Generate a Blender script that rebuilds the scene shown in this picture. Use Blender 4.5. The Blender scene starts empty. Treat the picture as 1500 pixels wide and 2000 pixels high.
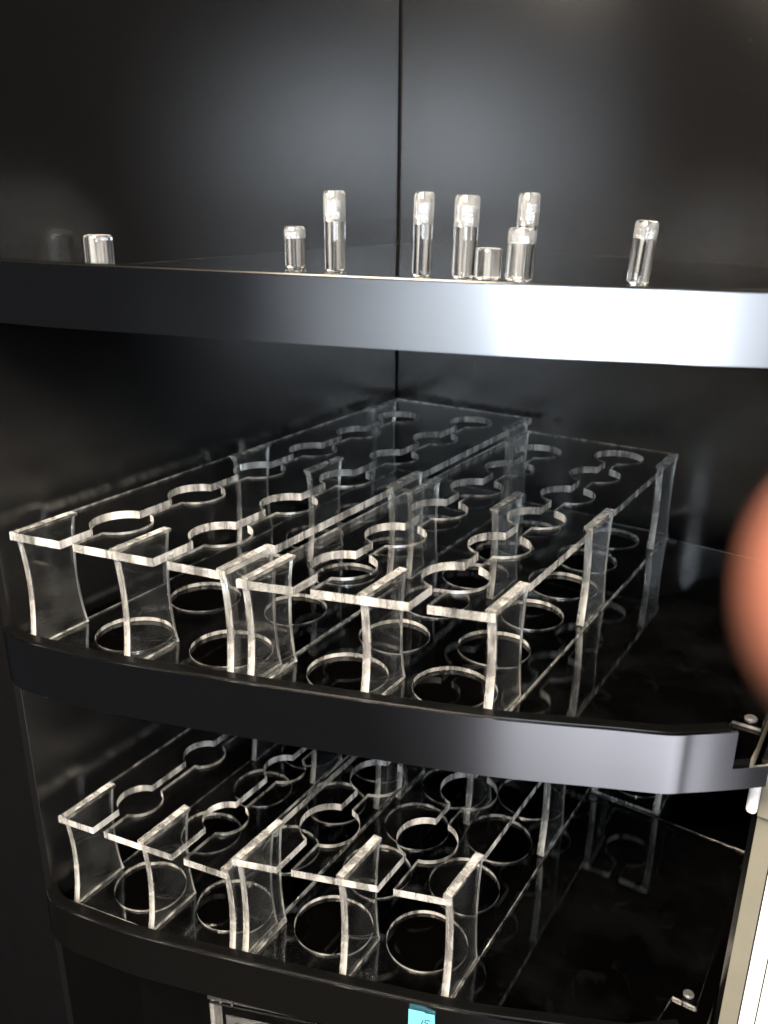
import bpy, bmesh, math, random
from mathutils import Vector, Matrix
random.seed(4)
S = 0.01                       # the scene is laid out in centimetres
col = bpy.context.scene.collection
sc = bpy.context.scene

# ------------------------------------------------------------------ camera
cam_d = bpy.data.cameras.new("camera")
cam = bpy.data.objects.new("camera", cam_d); col.objects.link(cam)
Rr = Vector((0.84294, 0.53796, 0.00695)); Rd = Vector((0.19048, -0.28634, -0.939)); Rf = Vector((-0.50315, 0.79285, -0.34384))
m = Matrix((Rr, -Rd, -Rf)).transposed().to_4x4()
CAM = Vector((48.846, -80.249, 33.049))
m.translation = CAM * S
cam.matrix_world = m
cam_d.sensor_fit = 'VERTICAL'; cam_d.sensor_height = 36.0; cam_d.sensor_width = 27.0
cam_d.lens = 36.0 * 1686.28 / 2000
cam_d.clip_start = 0.005; cam_d.clip_end = 100
cam_d.dof.use_dof = True; cam_d.dof.focus_distance = 0.66; cam_d.dof.aperture_fstop = 7.5
sc.camera = cam

# ------------------------------------------------------------------ world, lamps, exposure
w = bpy.data.worlds.new("World"); sc.world = w; w.use_nodes = True
w.node_tree.nodes["Background"].inputs[0].default_value = (0.93, 0.95, 1.0, 1)
w.node_tree.nodes["Background"].inputs[1].default_value = 0.022
sc.view_settings.view_transform = 'Standard'; sc.view_settings.look = 'None'
sc.view_settings.exposure = 0.0; sc.view_settings.gamma = 1.0

def area(name, loc, target, sx, sy, power, color, spread=180):
    d = bpy.data.lights.new(name, 'AREA'); d.shape = 'RECTANGLE'; d.size = sx; d.size_y = sy
    d.energy = power; d.color = color; d.spread = math.radians(spread)
    o = bpy.data.objects.new(name, d); col.objects.link(o)
    o.location = loc
    o.rotation_euler = (Vector(target) - Vector(loc)).to_track_quat('-Z', 'Y').to_euler()
    return o
area("shop_window", (1.85, -3.3, 0.30), (0.0, 0.0, 0.30), 0.80, 1.2, 40, (0.80, 0.90, 1.0))
area("door_window", (2.65, -3.3, -0.10), (0.3, -0.3, 0.15), 0.75, 0.8, 14, (0.84, 0.92, 1.0))
area("far_window", (0.74, -3.4, -0.15), (0.1, -0.3, 0.2), 0.28, 0.6, 3.2, (0.84, 0.92, 1.0))
area("floor_bounce", (1.60, -1.65, -1.0), (0.35, -0.35, 0.0), 1.5, 1.2, 9.0, (0.92, 0.92, 1.0))
area("ceiling_lamp", (0.30, -1.75, 1.45), (0.1, -0.35, 0.0), 0.60, 0.60, 230, (1.0, 0.85, 0.67))
area("camera_side_lamp", (0.68, -1.05, 0.47), (0.1, -0.2, 0.0), 0.18, 0.18, 5, (0.84, 0.92, 1.0))

sc.cycles.max_bounces = 24; sc.cycles.transmission_bounces = 20; sc.cycles.glossy_bounces = 10
sc.cycles.transparent_max_bounces = 16; sc.cycles.caustics_reflective = True; sc.cycles.caustics_refractive = True
sc.cycles.use_denoising = True; sc.cycles.sample_clamp_indirect = 15.0

# ------------------------------------------------------------------ materials
def newmat(name):
    M = bpy.data.materials.new(name); M.use_nodes = True
    nt = M.node_tree; return M, nt, nt.nodes["Principled BSDF"]
def N(nt, t, **k):
    n = nt.nodes.new(t)
    for a, b in k.items(): setattr(n, a, b)
    return n
def noise(nt, scale, detail=4, vec=None, stretch=None):
    n = N(nt, "ShaderNodeTexNoise"); n.inputs["Scale"].default_value = scale; n.inputs["Detail"].default_value = detail
    tc = N(nt, "ShaderNodeTexCoord")
    if stretch:
        mp = N(nt, "ShaderNodeMapping"); mp.inputs["Scale"].default_value = stretch
        nt.links.new(tc.outputs["Object"], mp.inputs["Vector"]); nt.links.new(mp.outputs[0], n.inputs["Vector"])
    else: nt.links.new(tc.outputs["Object"], n.inputs["Vector"])
    return n
def ramp(nt, src, lo, hi, a=0.3, b=0.7):
    r = N(nt, "ShaderNodeMapRange"); r.inputs["From Min"].default_value = a; r.inputs["From Max"].default_value = b
    r.inputs["To Min"].default_value = lo; r.inputs["To Max"].default_value = hi
    nt.links.new(src, r.inputs["Value"]); return r.outputs["Result"]

def soft_gloss(M, nt, base, rough_src, tint, ior=None):
    """satin surface: Beckmann gloss (over a dark base when ior is given, bare metal otherwise)"""
    nt.nodes.remove(nt.nodes["Principled BSDF"]); out = [n for n in nt.nodes if n.type == 'OUTPUT_MATERIAL'][0]
    g = N(nt, "ShaderNodeBsdfAnisotropic", distribution='BECKMANN')
    if isinstance(rough_src, float): g.inputs["Roughness"].default_value = rough_src
    else: nt.links.new(rough_src, g.inputs["Roughness"])
    if isinstance(tint, tuple): g.inputs["Color"].default_value = tint
    else: nt.links.new(tint, g.inputs["Color"])
    if ior is None: nt.links.new(g.outputs[0], out.inputs["Surface"]); return g
    d = N(nt, "ShaderNodeBsdfDiffuse")
    if isinstance(base, tuple): d.inputs["Color"].default_value = base
    else: nt.links.new(base, d.inputs["Color"])
    f = N(nt, "ShaderNodeFresnel"); f.inputs["IOR"].default_value = ior
    mx = N(nt, "ShaderNodeMixShader"); nt.links.new(f.outputs[0], mx.inputs[0]); nt.links.new(d.outputs[0], mx.inputs[1]); nt.links.new(g.outputs[0], mx.inputs[2])
    nt.links.new(mx.outputs[0], out.inputs["Surface"]); return g
def mat_laminate():
    M, nt, b = newmat("black_laminate")
    n = noise(nt, 7, 6)
    tc = N(nt, "ShaderNodeTexCoord"); v = N(nt, "ShaderNodeTexVoronoi"); v.inputs["Scale"].default_value = 38
    nt.links.new(tc.outputs["Object"], v.inputs["Vector"])
    dust = N(nt, "ShaderNodeValToRGB"); dust.color_ramp.elements[0].position = 0.02; dust.color_ramp.elements[1].position = 0.05
    dust.color_ramp.elements[0].color = (0.016, 0.015, 0.014, 1); dust.color_ramp.elements[1].color = (0.0045, 0.0043, 0.0045, 1)
    nt.links.new(v.outputs["Distance"], dust.inputs[0])
    g = soft_gloss(M, nt, dust.outputs[0], ramp(nt, n.outputs["Fac"], 0.25, 0.275, 0.1, 0.9), (1, 1, 1, 1), 1.9)
    f = noise(nt, 900, 2); bp = N(nt, "ShaderNodeBump"); bp.inputs["Strength"].default_value = 0.06; bp.inputs["Distance"].default_value = 0.0003
    nt.links.new(f.outputs["Fac"], bp.inputs["Height"]); nt.links.new(bp.outputs[0], g.inputs["Normal"])
    return M
def mat_gloss():
    M, nt, b = newmat("black_glossy_board")
    v = N(nt, "ShaderNodeTexVoronoi"); v.inputs["Scale"].default_value = 260
    tc = N(nt, "ShaderNodeTexCoord"); nt.links.new(tc.outputs["Object"], v.inputs["Vector"])
    b.inputs["Base Color"].default_value = (0.0005, 0.0004, 0.0004, 1)
    n = noise(nt, 26, 8); nt.links.new(ramp(nt, n.outputs["Fac"], 0.028, 0.040, 0.4, 0.75), b.inputs["Roughness"])
    b.inputs["Specular IOR Level"].default_value = 0.5
    return M
def mat_metal():
    M, nt, b = newmat("satin_aluminium")
    n = noise(nt, 10, 5, stretch=(1, 1, 90))
    r = N(nt, "ShaderNodeValToRGB"); r.color_ramp.elements[0].color = (0.485, 0.485, 0.50, 1); r.color_ramp.elements[1].color = (0.515, 0.515, 0.53, 1)
    nt.links.new(n.outputs["Fac"], r.inputs[0])
    m = noise(nt, 11, 7)
    soft_gloss(M, nt, None, ramp(nt, m.outputs["Fac"], 0.30, 0.325, 0.35, 0.65), r.outputs[0])
    return M
def mat_simple(name, c, rough=0.5, metal=0.0, var=0.12, scale=40, spec=0.5):
    M, nt, b = newmat(name); b.inputs["Specular IOR Level"].default_value = spec
    b.inputs["Metallic"].default_value = metal; b.inputs["Roughness"].default_value = rough
    n = noise(nt, scale, 5); r = N(nt, "ShaderNodeValToRGB")
    r.color_ramp.elements[0].position = 0.3; r.color_ramp.elements[1].position = 0.7
    r.color_ramp.elements[0].color = tuple(x * (1 - var) for x in c) + (1,); r.color_ramp.elements[1].color = tuple(min(1, x * (1 + var)) for x in c) + (1,)
    nt.links.new(n.outputs["Fac"], r.inputs[0]); nt.links.new(r.outputs[0], b.inputs["Base Color"])
    return M
def mat_acrylic(name, haze, rough, hazecol=(0.85, 0.86, 0.88, 1), scratch=True, flat=False):
    M = bpy.data.materials.new(name); M.use_nodes = True; nt = M.node_tree; nt.nodes.clear()
    out = N(nt, "ShaderNodeOutputMaterial"); g = N(nt, "ShaderNodeBsdfGlass"); g.inputs["IOR"].default_value = 1.49
    g.inputs["Roughness"].default_value = rough; g.inputs["Color"].default_value = (0.985, 0.99, 0.99, 1)
    d = N(nt, "ShaderNodeBsdfDiffuse"); d.inputs["Color"].default_value = hazecol
    mix = N(nt, "ShaderNodeMixShader")
    n = noise(nt, 22, 9); r = ramp(nt, n.outputs["Fac"], haze * 0.2, haze * 1.9, 0.42, 0.72)
    if scratch:
        n2 = noise(nt, 55, 6, stretch=(1, 1, 9)); n2.inputs["Distortion"].default_value = 1.2
        r2 = ramp(nt, n2.outputs["Fac"], 0.0, haze * 1.6, 0.6, 0.72)
        ad = N(nt, "ShaderNodeMath", operation='ADD'); nt.links.new(r, ad.inputs[0]); nt.links.new(r2, ad.inputs[1]); r = ad.outputs[0]
    if flat: mix.inputs[0].default_value = haze
    else: nt.links.new(r, mix.inputs[0])
    nt.links.new(g.outputs[0], mix.inputs[1]); nt.links.new(d.outputs[0], mix.inputs[2])
    nt.links.new(mix.outputs[0], out.inputs["Surface"])
    return M
def mat_edge(name="cut_acrylic_edge", lo_h=0.16, hi_h=0.88):
    # laser-cut edge: fine ridges across the thickness, slightly frosted; white streaks painted as glints
    M = bpy.data.materials.new(name); M.use_nodes = True; nt = M.node_tree; nt.nodes.clear()
    out = N(nt, "ShaderNodeOutputMaterial"); g = N(nt, "ShaderNodeBsdfGlass"); g.inputs["IOR"].default_value = 1.49
    g.inputs["Roughness"].default_value = 0.10; g.inputs["Color"].default_value = (0.99, 0.99, 0.985, 1)
    d = N(nt, "ShaderNodeBsdfDiffuse"); d.inputs["Color"].default_value = (0.9, 0.89, 0.87, 1)
    t = N(nt, "ShaderNodeBsdfTranslucent"); t.inputs["Color"].default_value = (0.9, 0.89, 0.87, 1)
    dm = N(nt, "ShaderNodeMixShader"); nt.links.new(d.outputs[0], dm.inputs[1]); nt.links.new(t.outputs[0], dm.inputs[2])
    n = noise(nt, 95, 4, stretch=(1, 1, 0.12)); 
    bp = N(nt, "ShaderNodeBump"); bp.inputs["Strength"].default_value = 0.8; bp.inputs["Distance"].default_value = 0.002
    nt.links.new(n.outputs["Fac"], bp.inputs["Height"]); nt.links.new(bp.outputs[0], g.inputs["Normal"])
    lo = noise(nt, 30, 3); mm = N(nt, "ShaderNodeMath", operation='MULTIPLY')
    nt.links.new(ramp(nt, n.outputs["Fac"], lo_h, hi_h, 0.40, 0.62), mm.inputs[0]); nt.links.new(ramp(nt, lo.outputs["Fac"], 0.30, 1.0, 0.38, 0.60), mm.inputs[1])
    mix = N(nt, "ShaderNodeMixShader"); nt.links.new(mm.outputs[0], mix.inputs[0])
    nt.links.new(g.outputs[0], mix.inputs[1]); nt.links.new(dm.outputs[0], mix.inputs[2])
    nt.links.new(mix.outputs[0], out.inputs["Surface"])
    return M
def mat_rod():
    # clear acrylic rod: bright streaks of light painted as lengthwise haze lines
    M = mat_acrylic("rod_acrylic", 0.03, 0.0, (0.9, 0.94, 1.0, 1), flat=True); nt = M.node_tree
    n = noise(nt, 260, 2, stretch=(1, 1, 0.02)); mix = [x for x in nt.nodes if x.type == 'MIX_SHADER'][0]
    nt.links.new(ramp(nt, n.outputs["Fac"], 0.0, 0.16, 0.42, 0.66), mix.inputs[0]); return M
LAM = mat_laminate(); GLOSS = mat_gloss(); METAL = mat_metal()
ACR = mat_acrylic("clear_acrylic", 0.0009, 0.0); LEG = mat_acrylic("scuffed_acrylic", 0.020, 0.0); EDGE = mat_edge(); EDGE_THIN = mat_edge("thin_sheet_edge", 0.05, 0.3)
ROD = mat_rod(); RODEND = mat_acrylic("sawn_rod_end", 0.35, 0.1)
RAIL = mat_simple("black_rail", (0.002, 0.002, 0.002), 0.22, spec=0.3)
BEIGE = mat_simple("beige_jamb", (0.13, 0.125, 0.10), 0.6, var=0.04)
WHITE = mat_simple("white_panel", (0.86, 0.85, 0.83), 0.5, var=0.02)
STUD = mat_simple("stud_metal", (0.045, 0.045, 0.05), 0.45, 0.0)
NOTE = mat_simple("blue_paper", (0.10, 0.36, 0.47), 0.9, var=0.04)
INK = mat_simple("ink", (0.004, 0.008, 0.02), 0.9)
ROD_GLINT = mat_acrylic("painted_rod_glint", 0.08, 0.0, (0.9, 0.93, 0.97, 1), flat=True)  # pale haze painted as window light caught in the rod tops
CARD = mat_simple("grey_card", (0.16, 0.16, 0.155), 0.7)
DARK = mat_simple("dark_plastic", (0.02, 0.02, 0.022), 0.5)

# ------------------------------------------------------------------ builders
def link(name, verts, faces, mats, parent=None, mi=None, smooth=None):
    me = bpy.data.meshes.new(name); me.from_pydata([tuple(c * S for c in v) for v in verts], [], faces)
    for M in (mats if isinstance(mats, (list, tuple)) else [mats]): me.materials.append(M)
    if mi:
        for p, i in zip(me.polygons, mi): p.material_index = i
    bm = bmesh.new(); bm.from_mesh(me); bmesh.ops.recalc_face_normals(bm, faces=bm.faces[:]); bm.to_mesh(me); bm.free()
    if smooth:
        for p in me.polygons:
            if smooth == 'all' or p.index in smooth: p.use_smooth = True
    o = bpy.data.objects.new(name, me); col.objects.link(o)
    if parent: o.parent = parent
    return o
def box_vf(x0, y0, z0, x1, y1, z1):
    v = [(x0,y0,z0),(x1,y0,z0),(x1,y1,z0),(x0,y1,z0),(x0,y0,z1),(x1,y0,z1),(x1,y1,z1),(x0,y1,z1)]
    f = [(0,3,2,1),(4,5,6,7),(0,1,5,4),(1,2,6,5),(2,3,7,6),(3,0,4,7)]
    return v, f
def bevel(o, wd, seg=2):
    bm = bmesh.new(); bm.from_mesh(o.data)
    es = [e for e in bm.edges if len(e.link_faces) == 2 and e.calc_face_angle(0) > 0.5]
    bmesh.ops.bevel(bm, geom=es, offset=wd * S, segments=seg, affect='EDGES', profile=0.5, clamp_overlap=True)
    bm.to_mesh(o.data); bm.free()
def prism(name, poly, z0, z1, mats, parent=None, holes=(), bev=0):
    """flat plate cut from a polygon with holes; slot 0 = faces, slot 1 = cut edges"""
    bm = bmesh.new(); loops = [poly] + list(holes); rings = []
    for L in loops:
        vs = [bm.verts.new((x * S, y * S, z1 * S)) for x, y in L]
        for i in range(len(vs)): bm.edges.new((vs[i], vs[(i + 1) % len(vs)]))
        rings.append(vs)
    bmesh.ops.triangle_fill(bm, use_beauty=True, use_dissolve=False, edges=bm.edges[:], normal=(0, 0, 1))
    bm.verts.index_update()
    top = [tuple(v.index for v in f.verts) for f in bm.faces]
    V = [tuple(c / S for c in v.co) for v in bm.verts]; n = len(V)
    ri = [[v.index for v in r] for r in rings]; bm.free()
    verts = V + [(x, y, z0) for x, y, z in V]
    faces = top + [tuple(reversed([i + n for i in f])) for f in top]; mi = [0] * len(faces)
    for r in ri:
        for i in range(len(r)):
            a, b = r[i], r[(i + 1) % len(r)]; faces.append((a, b, b + n, a + n)); mi.append(1)
    if not isinstance(mats, (list, tuple)): mats = [mats, mats]
    o = link(name, verts, faces, mats, parent, mi)
    if bev: bevel(o, bev)
    return o
def empty(name, loc, label, cat, group=None):
    o = bpy.data.objects.new(name, None); col.objects.link(o); o.location = tuple(c * S for c in loc); o.empty_display_size = 0.02
    o["label"] = label; o["category"] = cat
    if group: o["group"] = group
    return o
def arc(cx, cy, r, a0, a1, n=30):
    return [(cx + r * math.cos(a0 + (a1 - a0) * i / n), cy + r * math.sin(a0 + (a1 - a0) * i / n)) for i in range(n + 1)]
def circle(cx, cy, r, n=56): return [(cx + r * math.cos(2 * math.pi * i / n), cy + r * math.sin(2 * math.pi * i / n)) for i in range(n)]

# ------------------------------------------------------------------ the cabinet
cab = empty("display_cabinet", (0, 0, -130), "black corner display cabinet with three shelves fronted by brushed metal", "cabinet")
def rel(o):                      # children keep world places
    o.location = tuple(-c for c in cab.location); return o
BX = lambda x: 10.6 - 0.04 * (x + 7)      # back wall line
LW, ZB, ZT = -7.1, -130.0, 75.0
v, f = box_vf(LW - 0.9, -45.6, ZB, LW, BX(LW) - 0.35, ZT)
o = rel(link("left_panel", v, f, LAM, cab)); bevel(o, 0.08)
def slab(name, x0, x1, th, z0, z1, mt):
    vs = [(x0, BX(x0), z0), (x1, BX(x1), z0), (x1, BX(x1) + th, z0), (x0, BX(x0) + th, z0)]
    vs += [(a, b, z1) for a, b, _ in vs]
    return rel(link(name, vs, box_vf(0,0,0,1,1,1)[1], mt, cab))
slab("back_panel", LW - 0.5, 46.3, 0.9, ZB, ZT, LAM)
# right side panel: stops below the middle shelf's end
v, f = box_vf(44.5, -24.0, ZB, 45.75, BX(44.5) - 0.1, -3.4); o = rel(link("side_panel", v, f, [BEIGE], cab)); bevel(o, 0.06)
v, f = box_vf(44.1, -23.6, ZB, 44.48, BX(44.5) - 0.1, -3.4); rel(link("side_lining", v, f, [RAIL], cab))
v, f = box_vf(45.1, -23.0, -3.0, 46.3, BX(44.5) - 0.1, ZT); rel(link("upper_side_panel", v, f, [LAM], cab))
o = rel(link("hinge_cover", *box_vf(43.75, -25.3, -7.0, 44.5, -24.1, -4.1), WHITE, cab)); bevel(o, 0.32, 5)
o = rel(link("hinge_arm", *box_vf(44.52, -24.9, -7.2, 45.4, -24.05, -3.9), BEIGE, cab)); bevel(o, 0.08)

OUT = [(-6.7,-46.5),(-5.4,-47.0),(-3.8,-47.1),(-1.8,-46.8),(3,-45.9),(7.5,-44.6),(12,-43.2),(16.2,-41.9),(20.5,-40.5),(25,-39.0),(29.5,-37.4),(33,-35.9),(36.3,-34.4),(38.4,-33.5),(39.6,-32.95),(40.3,-32.5),(40.9,-32.0),(42.0,-31.15),(43.1,-30.25),(44.1,-29.4),(45.0,-28.6)]
def dens(P, n=5):
    out = []
    for i in range(len(P) - 1):
        p0 = P[max(i - 1, 0)]; p1 = P[i]; p2 = P[i + 1]; p3 = P[min(i + 2, len(P) - 1)]
        for k in range(n):
            t = k / n
            out.append(tuple(0.5 * ((2 * p1[j]) + (p2[j] - p0[j]) * t + (2*p0[j] - 5*p1[j] + 4*p2[j] - p3[j]) * t*t + (3*p1[j] - p0[j] - 3*p2[j] + p3[j]) * t**3) for j in (0, 1)))
    return out + [P[-1]]
OC = dens(OUT)
def offset(P, d):
    out = []
    for i in range(len(P)):
        a = P[max(i - 1, 0)]; b = P[min(i + 1, len(P) - 1)]
        tx, ty = b[0] - a[0], b[1] - a[1]; L = math.hypot(tx, ty); out.append((P[i][0] - ty / L * d, P[i][1] + tx / L * d))
    return out
def strip(name, P, d0, d1, z0, z1, mat, parent, bev=0, zstep=None):
    """band following the front curve between offsets d0, d1"""
    A = offset(P, d0); B = offset(P, d1); V = []; F = []
    for a, b in zip(A, B): V += [(*a, z0), (*a, z1), (*b, z1), (*b, z0)]
    for i in range(len(P) - 1):
        q = i * 4
        for k in range(4): F.append((q + k, q + (k + 1) % 4, q + 4 + (k + 1) % 4, q + 4 + k))
    F += [(3, 2, 1, 0), tuple(len(V) - 4 + k for k in range(4))]
    o = link(name, V, F, mat, parent, smooth=None)
    if bev: bevel(o, bev)
    return o
def sharp(o, deg=35):
    for p in o.data.polygons: p.use_smooth = True
    o.data.set_sharp_from_angle(angle=math.radians(deg))
def fascia(P, z0, zs, z1, xs, parent):
    """metal strip whose upper part stops at x = xs; below zs it runs on to the end"""
    A = offset(P, 0); B = offset(P, 0.18); V = []; F = []; n = len(P)
    cut = max(i for i in range(n) if P[i][0] <= xs)
    for a, b in zip(A, B): V += [(*a, z0), (*a, zs), (*a, z1), (*b, z0), (*b, zs), (*b, z1)]
    for i in range(n - 1):
        q, r = i * 6, i * 6 + 6
        F += [(q, r, r+1, q+1), (q+3, q+4, r+4, r+3), (q, q+3, r+3, r)]
        if i < cut: F += [(q+1, r+1, r+2, q+2), (q+4, q+5, r+5, r+4), (q+2, r+2, r+5, q+5)]
        else: F += [(q+1, r+1, r+4, q+4)]
    q = cut * 6; F.append((q+1, q+2, q+5, q+4))
    q = 0; F += [(0, 1, 4, 3), (1, 2, 5, 4)]; q = (n-1) * 6; F.append((q, q+1, q+4, q+3))
    o = link("fascia", V, F, METAL, parent)
    bm = bmesh.new(); bm.from_mesh(o.data)
    bmesh.ops.delete(bm, geom=[v for v in bm.verts if not v.link_faces], context='VERTS')
    for fc in bm.faces: fc.smooth = True
    bm.to_mesh(o.data); bm.free()
    sharp(o)
    return o
OTOP = dens(OUT[:-8] + [(38.6,-33.5),(41,-32.3),(43.2,-31.1),(44.6,-30.1),(46,-28.6)])
def shelf(z, lip, bot, tilt=0.0, label=None, OC=OC, xs=43.1):
    XR = 44.0
    inner = [p for p in offset(OC, 0.25) if p[0] < XR]
    poly = [(LW + 0.03, BX(LW) - 0.05)] + [(LW + 0.03, -45.8)] + [p for p in inner if p[0] > LW + 0.1] + [(XR, -28.0), (XR, BX(XR) - 0.05)]
    o = prism("shelf", poly, z + bot + 0.25, z, [GLOSS, RAIL], cab)
    rel(o)
    if label: o["label"] = label
    PR = [p for p in OC if p[0] < xs - .2]
    r = strip("rail", PR, 0.22, 1.05, z + 0.02, z + lip, RAIL, o, bev=0.07)
    fa = fascia(OC, z + bot, z + bot + (lip - bot) * 0.36, z + lip - 0.12, xs, o)
    if tilt:
        o.rotation_euler = (0, math.radians(tilt), 0)
        pv = Vector((20, -38, 29)) * S
        o.matrix_basis = Matrix.Translation(Vector(o.location)) @ Matrix.Translation(pv) @ Matrix.Rotation(math.radians(tilt), 4, 'Y') @ Matrix.Translation(-pv)
    return o
ZM, ZL, ZTOP = 0.0, -25.2, 27.25
sh_top = shelf(ZTOP, 1.7, -2.15, 0.75, OC=OTOP, xs=60)
sh_mid = shelf(ZM, 2.3, -2.1)
sh_low = shelf(ZL, 2.3, -2.1)
def stud(x, y, z, parent):
    n = 20; V = [(x + .42*math.cos(2*math.pi*i/n), y + .42*math.sin(2*math.pi*i/n), z) for i in range(n)] + [(x + .42*math.cos(2*math.pi*i/n), y + .42*math.sin(2*math.pi*i/n), z + .1) for i in range(n)] \
        + [(x + .30*math.cos(2*math.pi*i/n), y + .30*math.sin(2*math.pi*i/n), z + .2) for i in range(n)]
    F = [tuple(reversed(range(n))), tuple(range(2*n, 3*n))]
    for k in (0, n):
        for i in range(n): F.append((k+i, k+(i+1) % n, k+n+(i+1) % n, k+n+i))
    return link("stud", V, F, STUD, parent)
# screw hole cap on the left panel
o = rel(link("screw_cap", [(LW + (0.08 if k else 0.0), -43.3 + .28*math.cos(a*math.pi/6), -5.5 + .28*math.sin(a*math.pi/6)) for k in (0,1) for a in range(12)],
     [tuple(range(12,24))] + [(i,(i+1)%12,12+(i+1)%12,12+i) for i in range(12)], STUD, cab))

# clear cover sheets beside the trays
def cover_sheet(z, poly, studs, label):
    t = empty("cover_sheet", (35, -15, z + .02), label, "acrylic sheet", "clear cover sheets")
    o = prism("sheet", poly, z + 0.03, z + 0.26, [ACR, EDGE_THIN], t); o.location = tuple(-c for c in t.location)
    for s in studs:
        q = stud(s[0], s[1], z + 0.27, t); q.location = tuple(-c for c in t.location)
inn = [p for p in offset(OC, 1.6) if 29.3 < p[0] < 41.5]
cover_sheet(ZM, [(29.25, 4.9), (29.25, inn[0][1])] + inn + [(42.1, -25.9), (43.9, -25.9), (43.9, 3.6)], [(43.1, -25.1), (30.0, 4.1)],
            "clear cover sheet with corner studs right of the trays on the middle shelf")
inn = [p for p in offset(OC, 1.6) if 28.2 < p[0] < 40.6]
cover_sheet(ZL, [(27.2, -5.9), (27.2, -36.0)] + inn + [(41.2, -26.0), (43.0, -26.0), (42.7, -6.3)], [(42.2, -25.2), (27.9, -6.7)],
            "clear cover sheet with corner studs right of the trays on the lower shelf")

ct = empty("cover_sheet", (20, -15, ZTOP), "large clear cover sheet lying on the top shelf under the rods", "acrylic sheet", "clear cover sheets")
inn = [p for p in offset(OTOP, 1.5) if -4.5 < p[0] < 43]
o = prism("sheet", [(-6.8, BX(-6.8) - .5), (-6.8, -45.0)] + inn + [(43.4, BX(43.4) - .5)], ZTOP + .03, ZTOP + .23, [ACR, EDGE_THIN], ct)
o.matrix_basis = Matrix.Translation(-Vector(ct.location)) @ Matrix.Translation(Vector((20, -38, 29)) * S) @ Matrix.Rotation(math.radians(0.75), 4, 'Y') @ Matrix.Translation(-Vector((20, -38, 29)) * S)

# ------------------------------------------------------------------ acrylic bottle trays
def leg_mesh(L, H, th, depth=0.5):
    """upright with hollowed front and back edge, in the y-z plane, origin at its foot centre"""
    n = 18; F = []; V = []
    prof = []
    for i in range(n + 1):
        t = i / n; d = depth * math.sin(math.pi * t) ** 0.8
        prof.append((-L/2 + d, t * H))
    prof2 = [(L/2 - (a + L/2), z) for a, z in prof]
    for s in (-th/2, th/2):
        V += [(s, y, z) for y, z in prof] + [(s, y, z) for y, z in prof2]
    m_ = n + 1
    mi = []
    for s in (0, 2 * m_):
        for i in range(n): F.append((s+i, s+i+1, s+m_+i+1, s+m_+i)); mi.append(0)
    for i in range(n):
        F.append((i, i+1, 2*m_+i+1, 2*m_+i)); mi.append(1)
        F.append((m_+i, m_+i+1, 3*m_+i+1, 3*m_+i)); mi.append(1)
    F.append((0, m_, 3*m_, 2*m_)); mi.append(1); F.append((n, m_+n, 3*m_+n, 2*m_+n)); mi.append(1)
    me_o = link("leg", V, F, [LEG, EDGE], None, mi)
    bevel(me_o, 0.04, 1)
    return me_o
def tray(label, z, H, x0, x1, yf0, yf1, yb, cols, rt, rb, slot, legs, ncol=2, skew_b=0.0):
    """cols: list of (x centre, [y of holes]); legs: list of (x, y of the front end)"""
    t = empty("bottle_tray", ((x0 + x1) / 2, (yf0 + yb) / 2, z + .02), label, "display tray", "clear acrylic bottle trays")
    back = Vector(t.location)
    th, tb = 0.62, 0.32
    fy = lambda x: yf0 + (yf1 - yf0) * (x - x0) / (x1 - x0)
    LL = 5.1; w_ = 0.75; gp = 0.05
    lefts = sorted([ly for lx, ly in legs if lx - x0 < 0.5], reverse=True)
    rights = sorted([ly for lx, ly in legs if x1 - lx < 0.5])
    mids = [(lx, ly) for lx, ly in legs if lx - x0 >= 0.5 and x1 - lx >= 0.5]
    P = [(x0, yb)]
    for ly in lefts: P += [(x0, ly + LL + gp), (x0 + w_, ly + LL + gp), (x0 + w_, ly - gp), (x0, ly - gp)]
    P.append((x0, fy(x0)))
    for cx, ys in cols:
        h = slot / 2; a = math.asin(h / rt)
        P.append((cx - h, fy(cx - h)))
        for i, y in enumerate(ys):          # up the left side (holes are keyed onto the slot)
            if i < len(ys) - 1: P += arc(cx, y, rt, -math.pi/2 - a, -3*math.pi/2 + a, 26)
            else: P += arc(cx, y, rt, -math.pi/2 - a, -math.pi/2 + a - 2*math.pi, 52)
        for i, y in list(enumerate(ys))[-2::-1]: P += arc(cx, y, rt, math.pi/2 - a, -math.pi/2 + a, 26)
        P.append((cx + h, fy(cx + h)))
    P.append((x1, fy(x1)))
    for ly in rights: P += [(x1, ly - gp), (x1 - w_, ly - gp), (x1 - w_, ly + LL + gp), (x1, ly + LL + gp)]
    P.append((x1, yb))
    mh = [[(lx - .37, ly - gp), (lx + .37, ly - gp), (lx + .37, ly + LL + gp), (lx - .37, ly + LL + gp)] for lx, ly in mids]
    o = prism("top_plate", P, z + H - th, z + H, [ACR, EDGE], t, holes=mh, bev=0); o.location = -back
    inset = 0.3
    B = [(x0, yb), (x0, fy(x0) + inset), (x1, fy(x1) + inset), (x1, yb)]
    hs = [circle(cx, y, rb) for cx, ys in cols for y in ys if y - rb > fy(cx) + inset + .1 and y + rb < yb - .1 and cx - rb > x0 + .1 and cx + rb < x1 - .1]
    o = prism("base_plate", B, z + 0.03, z + 0.03 + tb, [ACR, EDGE], t, holes=hs); o.location = -back
    proto = None
    lh = H - tb - 0.04
    for lx, ly in legs:
        if proto is None:
            proto = leg_mesh(LL, lh, 0.68); q = proto
        else:
            q = proto.copy(); col.objects.link(q)
        q.parent = t; q.location = Vector((lx, ly + LL/2, z + tb + 0.06)) * S - back
    return t
def row(first, sp, n=6): return [first + sp * i for i in range(n)]
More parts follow.
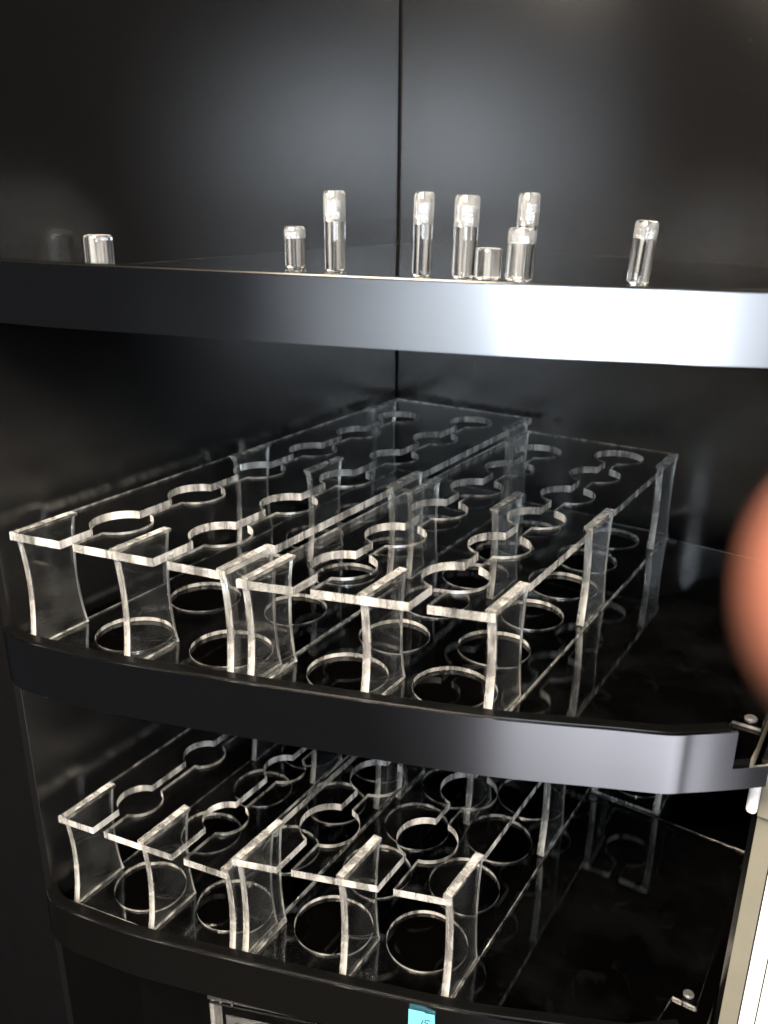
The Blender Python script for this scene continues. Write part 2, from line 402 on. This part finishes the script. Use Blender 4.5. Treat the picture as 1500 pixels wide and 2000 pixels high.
def legset(x0, x1, fy0, fy1, mid, back, xs=None):
    xm = (x0 + x1) / 2; g = 0.37
    L = [(x0 + g, fy0 + .3), (xm, (fy0 + fy1) / 2 + .25), (x1 - g, fy1 + .2)]
    L += [(x0 + g, mid), (xm, mid + .3), (x1 - g, mid + .6)]
    L += [(x0 + g, back), (x1 - g, back)]
    return L
tray("left tray on the middle shelf, reaching back into the cabinet corner", ZM, 9.8, -5.7, 12.15, -45.4, -42.1, 8.3,
     [(-0.6, row(-39.35, 8.0)), (7.25, row(-37.0, 8.0))], 2.35, 2.9, 1.15, legset(-5.7, 12.15, -45.4, -42.1, -21.6, 2.4))
tray("right tray on the middle shelf, beside the bare glossy shelf surface", ZM, 8.96, 12.4, 29.1, -41.2, -36.3, 5.9,
     [(16.9, row(-35.06, 6.83)), (24.4, row(-32.57, 6.83))], 2.36, 2.82, 1.15, legset(12.4, 29.1, -41.2, -36.3, -19.4, .6))
tray("left tray on the lower shelf, with the smaller neck holes", ZL, 9.55, -5.4, 10.75, -45.1, -42.3, 8.2,
     [(-1.3, row(-39.9, 7.84)), (6.33, row(-37.55, 7.84))], 1.92, 2.99, 1.1, legset(-5.4, 10.75, -45.1, -42.3, -21.4, 2.0))
tray("right tray on the lower shelf, with the larger neck holes", ZL, 10.75, 10.98, 27.0, -41.9, -36.4, 5.6,
     [(14.95, row(-34.63, 7.13)), (22.4, row(-31.84, 7.13))], 2.43, 3.15, 1.1, legset(10.98, 27.0, -41.9, -36.4, -18.2, .2))
tray("short narrow tray at the back of the lower shelf, mostly hidden", ZL, 10.0, 27.3, 34.3, -5.85, -5.85, 4.9,
     [(30.75, [-1.2])], 2.4, 3.0, 1.1, [(27.6, -5.7), (34.0, -5.7)])

# ------------------------------------------------------------------ acrylic rods on the top shelf
def rod(x, y, top, dia, lean, label, zb=None):
    r = dia / 2; zb = ZTOP + 0.3 + (20 - x) * math.tan(math.radians(0.75)) - 0.27 if zb is None else zb; h = top - zb; n = 40; c = 0.13
    rings = [(r - c, 0), (r, c * .8), (r, h - c * 1.2), (r - c*.35, h - c*.35), (r - c * 1.2, h)]
    V = []; F = []; mi = []
    for rr, z in rings: V += [(rr*math.cos(2*math.pi*i/n), rr*math.sin(2*math.pi*i/n), z) for i in range(n)]
    for k in range(len(rings) - 1):
        for i in range(n): F.append((k*n+i, k*n+(i+1) % n, (k+1)*n+(i+1) % n, (k+1)*n+i)); mi.append(0)
    F += [tuple(reversed(range(n))), tuple(range((len(rings)-1)*n, len(rings)*n))]; mi += [1, 1]
    o = link("acrylic_rod", V, F, [ROD, RODEND], None, mi, smooth='all'); sharp(o, 22)
    o.location = (x*S, y*S, zb*S); o.rotation_euler = lean
    if h > 2.8:
        s0 = h * (0.62 if h > 5 else 0.72); rs = [(r + .01, s0), (r + .035, s0 + .03), (r + .035, h - .2), (r + .01, h - .17)]
        V = [(rr*math.cos(2*math.pi*i/n), rr*math.sin(2*math.pi*i/n), z) for rr, z in rs for i in range(n)]
        F = [(k*n+i, k*n+(i+1) % n, (k+1)*n+(i+1) % n, (k+1)*n+i) for k in range(3) for i in range(n)] + [(3*n+i, 3*n+(i+1) % n, (i+1) % n, i) for i in range(0)]
        c_ = link("glint_collar", V, F, ROD_GLINT, o, smooth='all')  # added collar that carries the painted highlight, not a rod part
    o["label"] = label; o["category"] = "acrylic rod"; o["group"] = "clear acrylic rods standing on the top shelf"
    return o
G = ZTOP + .02
def tz(x): return ZTOP + .20 + (20 - x) * math.tan(math.radians(.75)) 
for x, y, top, d, lean, lab in [
    (-5.0, -35.2, 30.2, 2.08, (0,.0,0), "short stubby rod standing alone at the far left of the top shelf"),
    (5.0, -24.43, 30.78, 1.62, (0,0,0), "medium rod just left of the tallest left rod on the top shelf"),
    (8.82, -24.42, 33.4, 1.6, (0,0,0), "tall rod left of the corner seam, beside the medium rod"),
    (15.84, -23.4, 33.36, 1.42, (0,.03,0), "tall slim rod just right of the dark corner seam"),
    (18.72, -22.25, 33.17, 1.75, (0,.03,0), "tall thick rod with a stubby rod at its right foot"),
    (20.5, -21.9, 29.6, 1.95, (0,.02,0), "short stubby rod between two tall rods right of the seam"),
    (22.1, -19.2, 33.35, 1.5, (0,.03,0), "tall rod standing behind a medium rod right of the seam"),
    (22.9, -21.9, 31.02, 1.85, (0,.04,0), "medium thick rod in front of a tall rod"),
    (30.13, -17.55, 31.59, 1.56, (0,.07,0), "leaning rod standing alone at the far right of the top shelf")]:
    rod(x, y, top, d, lean, lab, tz(x) + .05)

# ------------------------------------------------------------------ lower things
# blue paper note stuck to the lower fascia
def on_fascia(x, out, z):
    i = min(range(len(OC)), key=lambda k: abs(OC[k][0] - x)); P = offset(OC, -out)[i]; return P
nt_ = empty("paper_note", (25.4, -39.1, ZL - .5), "light blue paper note with handwritten 15 stuck on the lowest fascia", "note")
a = Vector((25.2, -39.05, 0)); b = Vector((27.2, -38.32, 0)); 
e = (b - a).normalized(); nn = Vector((e.y, -e.x, 0))
def npnt(u, v_, o_): q = a + e * u + nn * o_; return (q.x, q.y, ZL + 1.75 + v_)
pts = [(0,0),(.0,-2.1),(1.0,-2.2),(2.05,-2.25),(1.95,-.15),(1.3,-.1),(1.2,.02)]
V = [npnt(u, w_, .08 + .05*math.sin(u*2)) for u, w_ in pts] + [npnt(u, w_, .10 + .05*math.sin(u*2)) for u, w_ in pts]
n = len(pts); o = link("paper", V, [tuple(range(n)), tuple(reversed(range(n, 2*n)))] + [(i, (i+1)%n, n+(i+1)%n, n+i) for i in range(n)], NOTE, nt_); o.location = tuple(-c for c in nt_.location)
def stroke(P, wd=.055):
    V = []; F = []
    for i, (u, w_) in enumerate(P):
        j = min(i + 1, len(P) - 1); k = max(i - 1, 0); du, dv = P[j][0]-P[k][0], P[j][1]-P[k][1]; L = math.hypot(du, dv) or 1
        for s in (-1, 1):
            for dpt in (.15, .165): V.append(npnt(u - dv/L*wd*s/2, w_ + du/L*wd*s/2, dpt))
    for i in range(len(P) - 1):
        q = i * 4; F += [(q, q+4, q+6, q+2), (q+1, q+3, q+7, q+5), (q, q+1, q+5, q+4), (q+2, q+6, q+7, q+3)]
    F += [(0, 2, 3, 1), tuple(len(V)-4+k for k in (0, 1, 3, 2))]
    o = link("digit", V, F, INK, nt_); o.location = tuple(-c for c in nt_.location)
stroke([(1.12, -.75), (1.02, -1.1), (.98, -1.45)])
stroke([(1.62, -.72), (1.42, -.68), (1.28, -.72), (1.26, -1.0), (1.42, -.98), (1.52, -1.12), (1.5, -1.32), (1.36, -1.46), (1.2, -1.45)])

# black drawer housing under the lowest shelf, with a clear card holder hung on its front
v, f = box_vf(LW + .02, -37.8, ZB, 44, BX(44) - 1.2, ZL - 2.3); o = rel(link("drawer_housing", v, f, RAIL, cab))
t = empty("card_holder", (13.7, -42, -38), "clear card holder with dark top bar hanging below the lowest metal front", "card holder")
back = Vector(t.location)
pa, pb = Vector((8.9, -43.6, 0)), Vector((18.6, -40.1, 0)); ex = (pb - pa).normalized(); ey = Vector((ex.y, -ex.x, 0))
def hb(name, u0, u1, o0, o1, z0, z1, mt, bv=0):
    V = [tuple(pa + ex * u + ey * w_)[:2] + (z_,) for z_ in (z0, z1) for u, w_ in ((u0, o0), (u1, o0), (u1, o1), (u0, o1))]
    o = link(name, V, box_vf(0,0,0,1,1,1)[1], mt, t); o.location = -back
    if bv: bevel(o, bv)
Lh = (pb - pa).length
hb("top_bar", 0, Lh, -1.4, 0.05, -28.45, -27.9, DARK, .08)
hb("clip", 1.1, 1.25, 0.07, 0.14, -28.5, -27.85, STUD); hb("clip", 2.1, 2.25, 0.07, 0.14, -28.5, -27.85, STUD)
hb("front_pane", .3, Lh, 0.0, .3, -40, -28.5, [ACR]); hb("side_pane", .3, .6, -1.4, -.02, -40, -28.5, [EDGE])
hb("card", 1.2, Lh - 1.5, -.9, -.8, -40, -30.7, CARD)
for k in range(3): hb("print_block", 2.0 + 2.2*k, 3.6 + 2.2*k, -.78, -.77, -39, -31.3 - .2*k, DARK)

# white neighbouring panel seen past the right side
wp = empty("white_door", (56, -22.0, -60), "bright white door panel standing right of the cabinet's beige side", "door")
o = link("door_panel", *box_vf(45.85, -23.4, ZB, 70, -21.4, -3.0), WHITE, wp); o.location = -Vector(wp.location)
o = link("groove", *box_vf(46.9, -23.47, ZB, 47.0, -23.35, -3.2), DARK, wp); o.location = -Vector(wp.location)
# dark neighbour on the left
nb = link("neighbouring_cabinet", *box_vf(-70, -40.5, ZB, -8.4, -39, ZT), mat_simple("matt_black", (0.0015, 0.0015, 0.002), 1.0, spec=0.05)); nb["label"] = "black neighbouring cabinet panel past the left side"; nb["category"] = "cabinet"
fl = link("floor", *box_vf(-120, -200, ZB - 2, 160, 40, ZB - .1), [mat_simple("grey_floor", (0.009, 0.009, 0.009), .8, spec=0)]); fl["kind"] = "structure"

# ------------------------------------------------------------------ the photographer's finger in front of the lens
def mat_skin():
    M, nt, b = newmat("skin")
    n = noise(nt, 120, 6); r = N(nt, "ShaderNodeValToRGB")
    r.color_ramp.elements[0].color = (0.17, 0.06, 0.04, 1); r.color_ramp.elements[1].color = (0.23, 0.088, 0.06, 1)
    nt.links.new(n.outputs["Fac"], r.inputs[0]); nt.links.new(r.outputs[0], b.inputs["Base Color"])
    b.inputs["Roughness"].default_value = .5; b.inputs["Subsurface Weight"].default_value = .5
    b.inputs["Subsurface Radius"].default_value = (.012, .004, .002); b.inputs["Subsurface Scale"].default_value = .5
    return M
SKIN = mat_skin()
def cw(x, y, z): return CAM + Rr * x + Rd * y + Rf * z
per = empty("person", tuple(cw(14, 3, 3)), "blurred fingertip of a person holding the camera, at the right edge", "person")
chains = [  # (points, radii) in hand space, wrist first
    [((17, 6, 2), 2.6), ((14.5, 4.4, 2.6), 3.0)],
]
V = [(19, 9, 1), (16.5, 6.5, 2), (13.2, 4.0, 3.0)]; Rad = [2.3, 2.7, 2.2]; Ed = [(0, 1), (1, 2)]
fingers = [[(10.4, 1.6, 4.4), (7.6, .85, 5.6), (4.7, .62, 5.6), (3.4,.55,5.5), (2.34, .48, 5.45)],
           [(10.2, 4.2, 4.6), (8.4, 3.6, 6.2), (8.0, 4.6, 7.4), (9.2, 5.4, 7.6)],
           [(10.6, 6.2, 4.2), (9.0, 6.0, 5.8), (8.8, 7.0, 6.8), (10.0, 7.6, 6.8)],
           [(11.4, 7.8, 3.6), (10.2, 8.0, 5.0), (10.2, 8.8, 5.8), (11.2, 9.2, 5.8)],
           [(13.8, 2.6, 1.0), (12.0, .6, .6), (10.2, -.6, 1.4)]]
frad = [[1.0, .98, .98, .98, .95], [.95, .85, .8, .7], [.9, .8, .75, .66], [.8, .7, .65, .6], [1.15, 1.0, .85]]
for fp, fr in zip(fingers, frad):
    prev = 2 if fp is not fingers[4] else 1
    for p_, r_ in zip(fp, fr):
        V.append(p_); Rad.append(r_); Ed.append((prev, len(V) - 1)); prev = len(V) - 1
me = bpy.data.meshes.new("hand"); me.from_pydata([tuple((cw(*p_) - cw(14, 3, 3)) * S) for p_ in V], Ed, [])
ho = bpy.data.objects.new("hand", me); col.objects.link(ho); ho.parent = per; me.materials.append(SKIN)
sk = ho.modifiers.new("skin", 'SKIN'); sk.use_smooth_shade = True
for i, r_ in enumerate(Rad): me.skin_vertices[0].data[i].radius = (r_ * S, r_ * S)
me.skin_vertices[0].data[0].use_root = True
ss = ho.modifiers.new("subdivision", 'SUBSURF'); ss.levels = 2; ss.render_levels = 3
